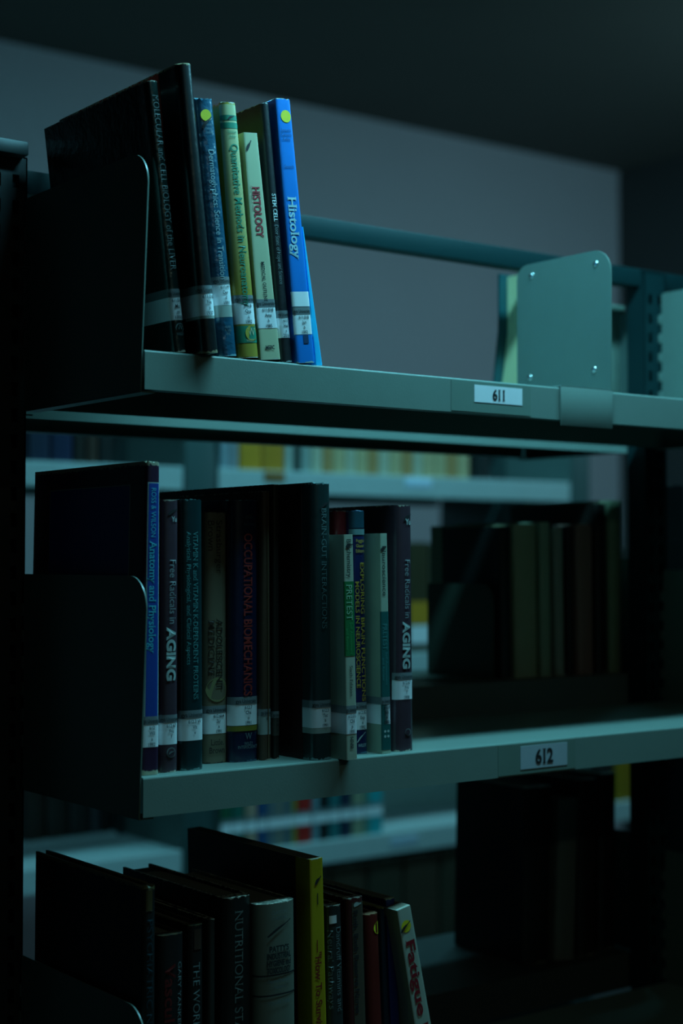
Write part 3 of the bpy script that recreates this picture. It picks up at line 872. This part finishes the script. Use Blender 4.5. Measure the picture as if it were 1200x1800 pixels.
for i, s in enumerate(("PATTY'S", 'INDUSTRIAL', 'HYGIENE and', 'TOXICOLOGY')):
    flat_text(L6, s, zat(L6, 484, 1668 + i * 12.5), .0052, M_ink, serif=True, bold=.035, x=.0, name='title', maxw=.026)
for yy in (1709, 1744):
    band(L6, zat(L6, 482, yy + 1.4), zat(L6, 482, yy - 1.4), M_ink, 'black_line', .0004)
for i, s in enumerate(('General Principles', 'Volume I')): flat_text(L6, s, zat(L6, 482, 1722 + i * 11), .003, grey, name='subtitle', maxw=.026)
flat_text(L6, 'VOLUME THREE', zat(L6, 482, 1760), .003, grey, name='subtitle', maxw=.026)
L7 = make_book('hardback_book', 'tall yellow spined book with red lettering, highest on the lowest visible shelf', BK,
               [(543, 1512), (567, 1508), (574, 1800), (548, 1800)], 0.006, z, 0.21, C('yellowcover', (0.42, 0.30, 0.008), rough=.45, wear=.6), hard=False, bulge=.0006, p=6, r=.0015,
               board=C('blackboard', (.008, .008, .007), wear=0), board_w=.022)
lettering(L7, '\u2014"How To Survive" Series', zat(L7, 556, 1652), zat(L7, 563, 1880), .0068, ink('oxblood', (.22, .02, .01)), serif=True, bold=.02)
scrawl(L7, loc(L7, 553, 1555), loc(L7, 563, 1538), .003)
band(L7, zat(L7, 556, 1590), zat(L7, 556, 1570), M_ink, 'black_line', .0003, u0=0.0, u1=.12)
L8 = make_book('hardback_book', 'dark book with a small white tag near its spine top, right of the yellow book', BK,
               [(572, 1594), (599, 1590), (604, 1800), (576, 1800)], 0.018, z, 0.15, C('darkgrey', (0.03, 0.032, 0.030), coat=.4, wear=.5), bulge=.003, p=3)
band(L8, zat(L8, 584, 1622), zat(L8, 583, 1608), M_label, 'white_tag', .0004, u0=-.75, u1=.1)
lettering(L8, 'Dandruff Vitamins and', zat(L8, 592, 1628), zat(L8, 596, 1775), .0058, grey, off=.003)
lettering(L8, 'Neural Pathways', zat(L8, 580, 1634), zat(L8, 583, 1772), .0050, grey, off=-.0055)
L9 = make_book('hardback_book', 'maroon edged brown book with a pale smudge on its spine top', BK,
               [(608, 1580), (637, 1577), (643, 1800), (613, 1800)], 0.016, z, 0.15, C('maroon', (0.09, 0.018, 0.018), wear=.5), bulge=.002, p=4)
band(L9, .01, zat(L9, 624, 1585), C('tanspine', (.085, .062, .042), wear=0), 'tan_panel', .0003, u0=-.5, u1=.96)
scrawl(L9, loc(L9, 619, 1592), loc(L9, 632, 1585), .004, pw, 'pale_smudge')
lettering(L9, 'Ruth, Both Reserve Nurse', zat(L9, 620, 1600), zat(L9, 624, 1780), .0052, M_ink, bold=.03, off=-.001, e=.00045)
L10 = make_book('hardback_book', 'bright red book with half a yellow dot on its spine', BK,
                [(641, 1608), (664, 1606), (672, 1800), (648, 1800)], 0.014, z, 0.15, C('scarlet', (0.13, 0.012, 0.008), wear=.7, wear_col=(.3, .15, .08)), bulge=.002, p=3)
disc(L10, xat(L10, 663, 1630), zat(L10, 661, 1630), .0060, yel)
L11 = make_book('hardback_book', 'thin navy book squeezed right of the bright red book', BK,
                [(666, 1597), (675, 1596), (684, 1800), (674, 1800)], 0.022, z, 0.15, C('navythin', (0.008, 0.022, 0.04), wear=.8, wear_col=(.4, .36, .12)), bulge=.001, p=4)
L12 = make_book('hardback_book', 'royal blue book leaning left of the white Fatigue book', BK,
                [(677, 1581), (693, 1578), (702, 1800), (686, 1800)], 0.024, z, 0.17, C('royal', (0.010, 0.018, 0.13), wear=1, wear_col=(.5, .5, .34)), hard=False, bulge=.0006, p=6)
L13 = make_book('paperback_book', 'white Fatigue book with dark red letters and yellow dot, rightmost and steeply leaning', BK,
                [(697, 1606), (721, 1595), (757, 1800), (727, 1800)], 0.006, z, 0.165, C('fatiguewhite', (0.42, 0.46, 0.38), rough=.5, wear=.4), hard=False, bulge=.0004, p=7)
disc(L13, xat(L13, 713, 1628), zat(L13, 713, 1628), .0058, yel)
scrawl(L13, loc(L13, 704, 1640), loc(L13, 719, 1617), .0028, e=.0007)
lettering(L13, 'Fatigue Fract', zat(L13, 720, 1650), zat(L13, 768, 1890), .0105, ink('deepred', (.26, .012, .02)), serif=True, bold=.025, off=.001)

# ------------------------------------------------------------------ rear side of the near bookcase
def simple_book(px0, px1, ytop, Y, zs, c, label, depth=.16, cname=None, hard=True, name='book', lean=0.0, group=None, lbl=False, cat=BK, worn=0):
    hb = at((px0 + px1) / 2, 985, Y)
    # bottom pixel row of the shelf at this depth
    def pyof(zv):
        v = Vector((hb.x, Y, zv)) - CAM
        return 900 - FPX * v.dot(up) / v.dot(fw)
    yb = pyof(zs)
    m = C(cname or ('c%d' % (len(MATS))), c, wear=.4)
    b = make_book(name, label, cat, [(px0 - lean, ytop), (px1 - lean, ytop), (px1, yb), (px0, yb)], Y, zs, depth, m, hard=hard,
                  bulge=.002 if hard else .0003, p=3 if hard else 6, group=group, gap=.0005)
    if lbl:
        band(b, .038, .066, M_label, 'call_label', .0005)
        band(b, .058, .066, M_strip, 'label_strip', .0007)
    return b

YQ = 0.285                                   # nearest plane of things standing on the rear shelves
RZ = 0.034
z = LV[1] + RZ
simple_book(880, 902, 926, YQ + .01, z, (.008, .012, .011), 'black book beside the bookend, on the far side of the middle shelf', lean=3, depth=.11)
simple_book(906, 946, 922, YQ, z, (.34, .36, .22), 'wide olive grey book on the far side of the middle shelf', lean=4)
simple_book(950, 969, 918, YQ, z, (.30, .38, .26), 'narrow grey green book beside the wide olive grey one', lean=3)
simple_book(976, 993, 928, YQ, z, (.30, .32, .26), 'slim grey book between the dark gaps behind the middle shelf', lean=4)
simple_book(997, 1012, 925, YQ + .01, z, (.010, .010, .010), 'slim black book behind the middle shelf, right of the slim grey one', lean=3)
simple_book(1015, 1044, 922, YQ, z, (.26, .14, .11), 'reddish brown book behind the middle shelf', lean=3)
simple_book(1048, 1068, 885, YQ + .005, z, (.012, .010, .008), 'tall black book behind the middle shelf, left of the tall olive one', lean=3)
simple_book(1071, 1094, 880, YQ, z, (.22, .27, .16), 'tall olive book at the right end behind the middle shelf', lean=2)
# bookend plate in front of them
be = thing('bookend', 'dark green flat metal bookend behind the middle shelf', 'bookend', (X_at(866, .29), .29, z))
bm = bmesh.new()
prism(bm, plate_pts(0.001, .118, .0, .0, .125, r=.02), 'x', -.0008, .0008)
box(bm, -.07, .0008, .0, .15, .0002, .0012)
finish(bm, 'bookend_plate', mat('bookend_paint', (0.05, 0.07, 0.05), .5), be)
z = LV[2] + RZ
simple_book(918, 966, 1384, YQ + .01, z, (.007, .007, .007), 'broad black book left of the narrow grey one behind the lowest shelf', lean=-4, depth=.13)
simple_book(974, 1010, 1405, YQ, z, (.13, .13, .11), 'narrow grey book standing out in the dark behind the lowest shelf', lean=-8)
simple_book(1014, 1048, 1370, YQ, z, (.012, .008, .007), 'dark brown book right of the narrow grey one, lower right', lean=-3)
simple_book(1051, 1080, 1360, YQ + .01, z, (.009, .008, .008), 'black book beside the small lit gap at lower right', lean=-3)
# the next bay to the right, seen past the upright
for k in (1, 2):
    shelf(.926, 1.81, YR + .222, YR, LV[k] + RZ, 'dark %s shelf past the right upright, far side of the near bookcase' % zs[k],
          plates=(False, True), ph=.15, lip_back=.0445, m=mat('shade_darkened_shelf_paint', 0))  # same colour with the shade painted in
for k, nm in ((1, 'middle'), (2, 'lowest')):
    z = LV[k] + RZ
    for i, (a, b, c, w) in enumerate(((1200, 1222, (.010, .012, .014), 'sooty black'), (1225, 1250, (.014, .010, .009), 'brownish black'), (1253, 1285, (.009, .010, .010), 'dull black'))):
        simple_book(a, b, at(0, 0, YQ).z and (900 - FPX * (Vector((X_at(a, YQ), YQ, z + .25 - .01 * i)) - CAM).dot(up) / (Vector((X_at(a, YQ), YQ, z + .25)) - CAM).dot(fw)), YQ, z, c,
                    '%s book past the right upright, %s far shelf' % (w, nm), depth=.055)
z = LV[0]
# swollen cream atlas standing with its cover towards the near side
def lying_back(name, label, px0, px1, ytop, y0, thick_top, thick_bot, mf, mp_, mb, cat):
    xa, xb = X_at(px0, y0), X_at(px1, y0)
    h = at(px0, ytop, y0).z - z - .001
    r = thing(name, label, cat, (xa, y0, z + .0003))
    bm = box(bmesh.new(), 0, xb - xa, -.003, 0, 0, h, .0006); finish(bm, 'front_board', mf, r)
    bm = bmesh.new()
    prism(bm, [(0.0002, .002), (thick_bot, .002), (thick_bot * .93 + thick_top * .07, h * .10), (thick_top * .6 + thick_bot * .4, h * .35), (thick_top, h * .6), (thick_top, h - .003), (0.0002, h - .003)], 'x', .001, xb - xa - .003)
    finish(bm, 'pages', mp_, r)
    bm = bmesh.new()
    prism(bm, [(thick_bot + .0003, 0), (thick_bot + .0035, 0), (thick_top + .004, h * .62), (thick_top + .004, h), (thick_top + .0005, h), (thick_top + .0005, h * .62)], 'x', -.012, xb - xa)
    finish(bm, 'back_board', mb, r)
    return r
lying_back('atlas', 'swollen cream paged atlas with teal back board, half hidden by the metal divider', 911, 1035, 478, .30, .020, .038,
           C('greenish', (.10, .20, .17)), mat('cream_card', (0.75, 0.75, 0.42), .6, noise=.08), C('tealback', (.006, .075, .085), wear=0), 'book')
lying_back('box_folder', 'pale grey green folder on the far top shelf, right of the metal divider', 1046, 1097, 531, .30, .022, .022,
           C('palegreygreen', (.20, .27, .22), wear=0), M_pages, C('palegreygreen', 0), 'folder')

# ------------------------------------------------------------------ next bookcase beyond the aisle
FH2 = 0.045
NY = 1.5
NL = [CZ + 0.136 + FH2, CZ - 0.248 + FH2, CZ - 0.632 + FH2]
c0a, c0b = X_at(322, NY), X_at(383, NY)
c1a, c1b = X_at(1003, NY), X_at(1040, NY)
xl0 = c0a - .95
fr2 = thing('bookcase_frame', 'grey green bookcase frame out of focus beyond the aisle', 'bookcase frame', ((c0a + c1b) / 2, NY + .24, 0))
ox = (c0a + c1b) / 2
M_col = mat('grey_green_column', (0.035, 0.07, 0.068), .5)
for a, b in ((c0a + .004, c0b - .004), (c1a + .004, c1b - .004), (xl0 - .07, xl0 - .004)):
    bm = box(bmesh.new(), a - ox, b - ox, -.24, .24, 0, CZ + .335, .004)
    # hollow look is not needed at this distance; the end posts are boxed steel columns
    finish(bm, 'upright', M_col if a > xl0 else M_blackpost, fr2)
bm = box(bmesh.new(), xl0 - ox, c1a - ox, -.012, .012, CZ + .30, CZ + .33, .002)
finish(bm, 'top_rail', M_col, fr2)
SH2 = mat('pale_shelf_paint', (0.50, 0.55, 0.54), .45)
PL2 = mat('pale_bracket_paint', (0.10, 0.15, 0.14), .5)
lev = ['top', 'middle', 'lower']
for k, zz in enumerate(NL):
    shelf(c0b, c1a, NY, NY + .222, zz, 'pale blue green %s shelf across the aisle, right bay' % lev[k], m=SH2, mp=PL2, ph=.15, fh=FH2)
    shelf(c0b, c1a, NY + .48, NY + .258, zz, 'far side %s shelf across the aisle, right bay' % lev[k], m=SH2, mp=PL2, plates=(False, False), fh=FH2)
    zl = zz + (.02 if k == 2 else 0)
    shelf(xl0, c0a, NY, NY + .222, zl, 'pale blue green %s shelf across the aisle, left bay' % lev[k], m=SH2, mp=PL2, ph=.15, fh=FH2, plates=(False, True))
    shelf(xl0, c0a, NY + .48, NY + .258, zl, 'far side %s shelf across the aisle, left bay' % lev[k], m=SH2, mp=PL2, plates=(False, False), fh=FH2)
xr1 = c1b + .9
for k in (1, 2):
    shelf(c1b, xr1, NY, NY + .222, NL[k], 'pale blue green %s shelf across the aisle, right end bay' % lev[k], m=SH2, mp=PL2, ph=.15, fh=FH2, plates=(False, True))
NL4 = CZ - 1.016 + FH2
shelf(c0b, c1a, NY, NY + .222, NL4, 'unlit bottom shelf across the aisle', m=SH2, mp=PL2, ph=.15, fh=FH2)
bp = box(bmesh.new(), c0b + .004, c1a - .004, NY + .226, NY + .2285, NL[2] - .02, NL[2] + .13)  # added sheet in place of the lit top of the far side shelf
tag(finish(bp, 'shelf_stand_in', mat('shelf_stand_in_paint', (.36, .44, .40), .5)), 'added pale green sheet standing in for the lit far shelf, low across the aisle', 'stand-in sheet')
def sticker(px, py, w, h, y, m, label, name='shelf_sticker', cat='sticker'):
    p = at(px, py, y)
    bm = box(bmesh.new(), -w / 2, w / 2, -.0006, 0, -h / 2, h / 2, .0001)
    o = finish(bm, name, m); o.location = p
    return tag(o, label, cat)
sticker(735, 849, .075, .022, NY - .0002, mat('bluish_label', (.70, .80, .95), .5), 'pale label on the front edge of the top shelf across the aisle')
sticker(710, 1478, .075, .022, NY - .0002, mat('bluish_label2', (.50, .58, .68), .5), 'pale label on the lower shelf edge across the aisle')
sticker(482, 838, .052, .022, NY - .0002, mat('brown_tag', (.30, .13, .04), .6), 'brown tag on the front edge of the top shelf across the aisle')

YN = NY + .012
def row(items, zs, ytop, where, labels=False, hgt=None):
    prev = None
    for k, (a, b, c, nm, h) in enumerate(items):
        yt = None
        hb = X_at((a + b) / 2, YN)
        v = Vector((hb, YN, zs + h)) - CAM
        yt = 900 - FPX * v.dot(up) / v.dot(fw)
        simple_book(a, b, yt, YN, zs, c, nm + ' ' + where, lbl=labels, depth=.15, hard=(b - a) > 14)
# top shelf across the aisle, right bay
cr = (.58, .44, .24); tn = (.52, .28, .11)
ords = ['first', 'second', 'third', 'fourth', 'fifth', 'sixth', 'seventh', 'eighth', 'ninth', 'tenth', 'eleventh', 'twelfth', 'thirteenth', 'fourteenth']
items = [(387, 403, (.28, .34, .38), 'blue grey book', .20), (404, 419, (.30, .30, .32), 'grey book beside the yellow volume', .19),
         (421, 460, (.62, .27, .02), 'broad mustard volume', .21), (461, 500, (.55, .23, .02), 'darker mustard volume', .21),
         (502, 514, (.45, .48, .42), 'white book beside the mustard volumes', .20), (516, 529, (.06, .08, .07), 'blackish book', .20),
         (531, 545, (.35, .40, .36), 'pale grey book', .19)]
row(items, NL[0], 0, 'on the top shelf across the aisle')
x = 548
items = []
for i in range(14):
    w = [20, 18, 22, 19, 21, 18, 20, 22, 19, 17, 22, 20, 19, 21][i]
    c = tn if i in (1, 5, 8, 12) else (cr if i % 3 else (.55, .50, .36))
    nm = ('tan' if c == tn else 'cream') + ' journal, %s of fourteen pale ones,' % ords[i]
    items.append((x, x + w - 1, c, nm, .195 + .01 * ((i * 7) % 3))); x += w
row(items, NL[0], 0, 'on the far top shelf')
row([(838, 862, (.02, .025, .025), 'black box file right of the pale set', .21)], NL[0], 0, 'on the top shelf across the aisle')
# top shelf across the aisle, left bay
items = [(50, 88, (.015, .022, .05), 'dark navy volume', .20), (90, 128, (.012, .02, .06), 'inky blue volume', .21),
         (130, 150, (.02, .015, .012), 'near black volume', .20), (152, 172, (.06, .03, .02), 'dark brown volume', .20), (174, 196, (.015, .015, .015), 'black volume', .20)]
row(items, NL[0], 0, 'on the top shelf of the left bay across the aisle')
# middle shelf across the aisle
items = [(660, 688, (.05, .035, .02), 'dark brown book left of the yellow based one', .235), (690, 716, (.055, .04, .02), 'brown book beside the yellow based one', .24),
         (718, 754, (.06, .045, .02), 'brown book with yellow base', .24), (756, 778, (.05, .04, .022), 'olive brown book right of the yellow based one', .238),
         (780, 800, (.012, .012, .012), 'black book', .235)]
row(items, NL[1], 0, 'on the middle shelf across the aisle', labels=False)
for o in list(COL.objects):
    if o.get('label', '').startswith('brown book with yellow base'):
        o2 = o
cv = [c for c in o2.children if c.name.startswith('cover')][0]
bb = [v.co for v in cv.data.vertices]
hx = max(v.x for v in bb)
bm = box(bmesh.new(), -hx * .96, hx * .96, -.0030, -.0022, .06, .11); finish(bm, 'yellow_panel', mat('yellow_print', (.6, .27, .02), .5), o2)
bm = box(bmesh.new(), -hx * .96, hx * .96, -.0030, -.0022, .018, .058); finish(bm, 'call_label', M_label, o2)
# lower shelf across the aisle
items = [(388, 406, (.01, .10, .05), 'deep green book', .24), (407, 430, (.012, .12, .09), 'teal green book', .23),
         (432, 452, (.42, .28, .20), 'salmon book', .22), (454, 469, (.02, .08, .20), 'blue book beside the salmon one', .23),
         (471, 484, (.13, .17, .19), 'grey blue slim book', .22), (485, 498, (.20, .20, .17), 'stone grey slim book', .22), (499, 512, (.10, .14, .16), 'slate slim book', .22),
         (513, 521, (.26, .24, .05), 'olive slim book left of the red one', .22), (522, 548, (.45, .02, .015), 'bright red book', .23), (550, 561, (.16, .28, .32), 'pale teal slim book', .22),
         (562, 577, (.008, .012, .012), 'black slim book', .23), (579, 598, (.02, .16, .17), 'dark teal book', .22), (600, 618, (.012, .03, .06), 'midnight blue book', .23),
         (620, 640, (.28, .30, .20), 'beige book', .22), (641, 649, (.10, .25, .20), 'sea green slim book', .22), (650, 673, (.02, .36, .40), 'turquoise book', .22)]
row(items, NL[2], 0, 'on the lower shelf across the aisle', labels=True)
items = [(48, 80, (.03, .018, .012), 'dark russet volume', .2), (82, 120, (.025, .02, .015), 'dark umber volume', .2), (122, 158, (.02, .02, .018), 'charcoal volume', .2), (160, 176, (.05, .05, .055), 'grey spined volume', .2), (178, 194, (.008, .008, .008), 'jet black volume', .19)]
YN = NY + .27
row([(a, b, c, n, h) for a, b, c, n, h in items], NL[2] + .02, 0, 'on the far side of the lower left shelf')
YN = NY + .012

row([(1044, 1080, (.02, .018, .016), 'blackish volume', .22), (1083, 1098, (.30, .17, .01), 'amber yellow book', .235), (1099, 1124, (.28, .15, .01), 'wider amber yellow book', .235)], NL[2], 0, 'on the lower shelf of the right end bay', labels=False)
row([(1044, 1072, (.02, .018, .016), 'black ledger', .22), (1074, 1100, (.025, .02, .016), 'brown black ledger', .225), (1102, 1130, (.02, .02, .02), 'charcoal ledger', .23)], NL[1], 0, 'on the middle shelf of the right end bay', labels=False)
nn = ['first', 'second', 'third', 'fourth', 'fifth', 'sixth', 'seventh']
row([(520 + 64 * i, 580 + 64 * i, (.05 + .01 * (i % 2), .04, .025), 'wide dark brown binder, %s of seven,' % nn[i], .325) for i in range(7)], NL4, 0, 'on the unlit bottom shelf', labels=False)
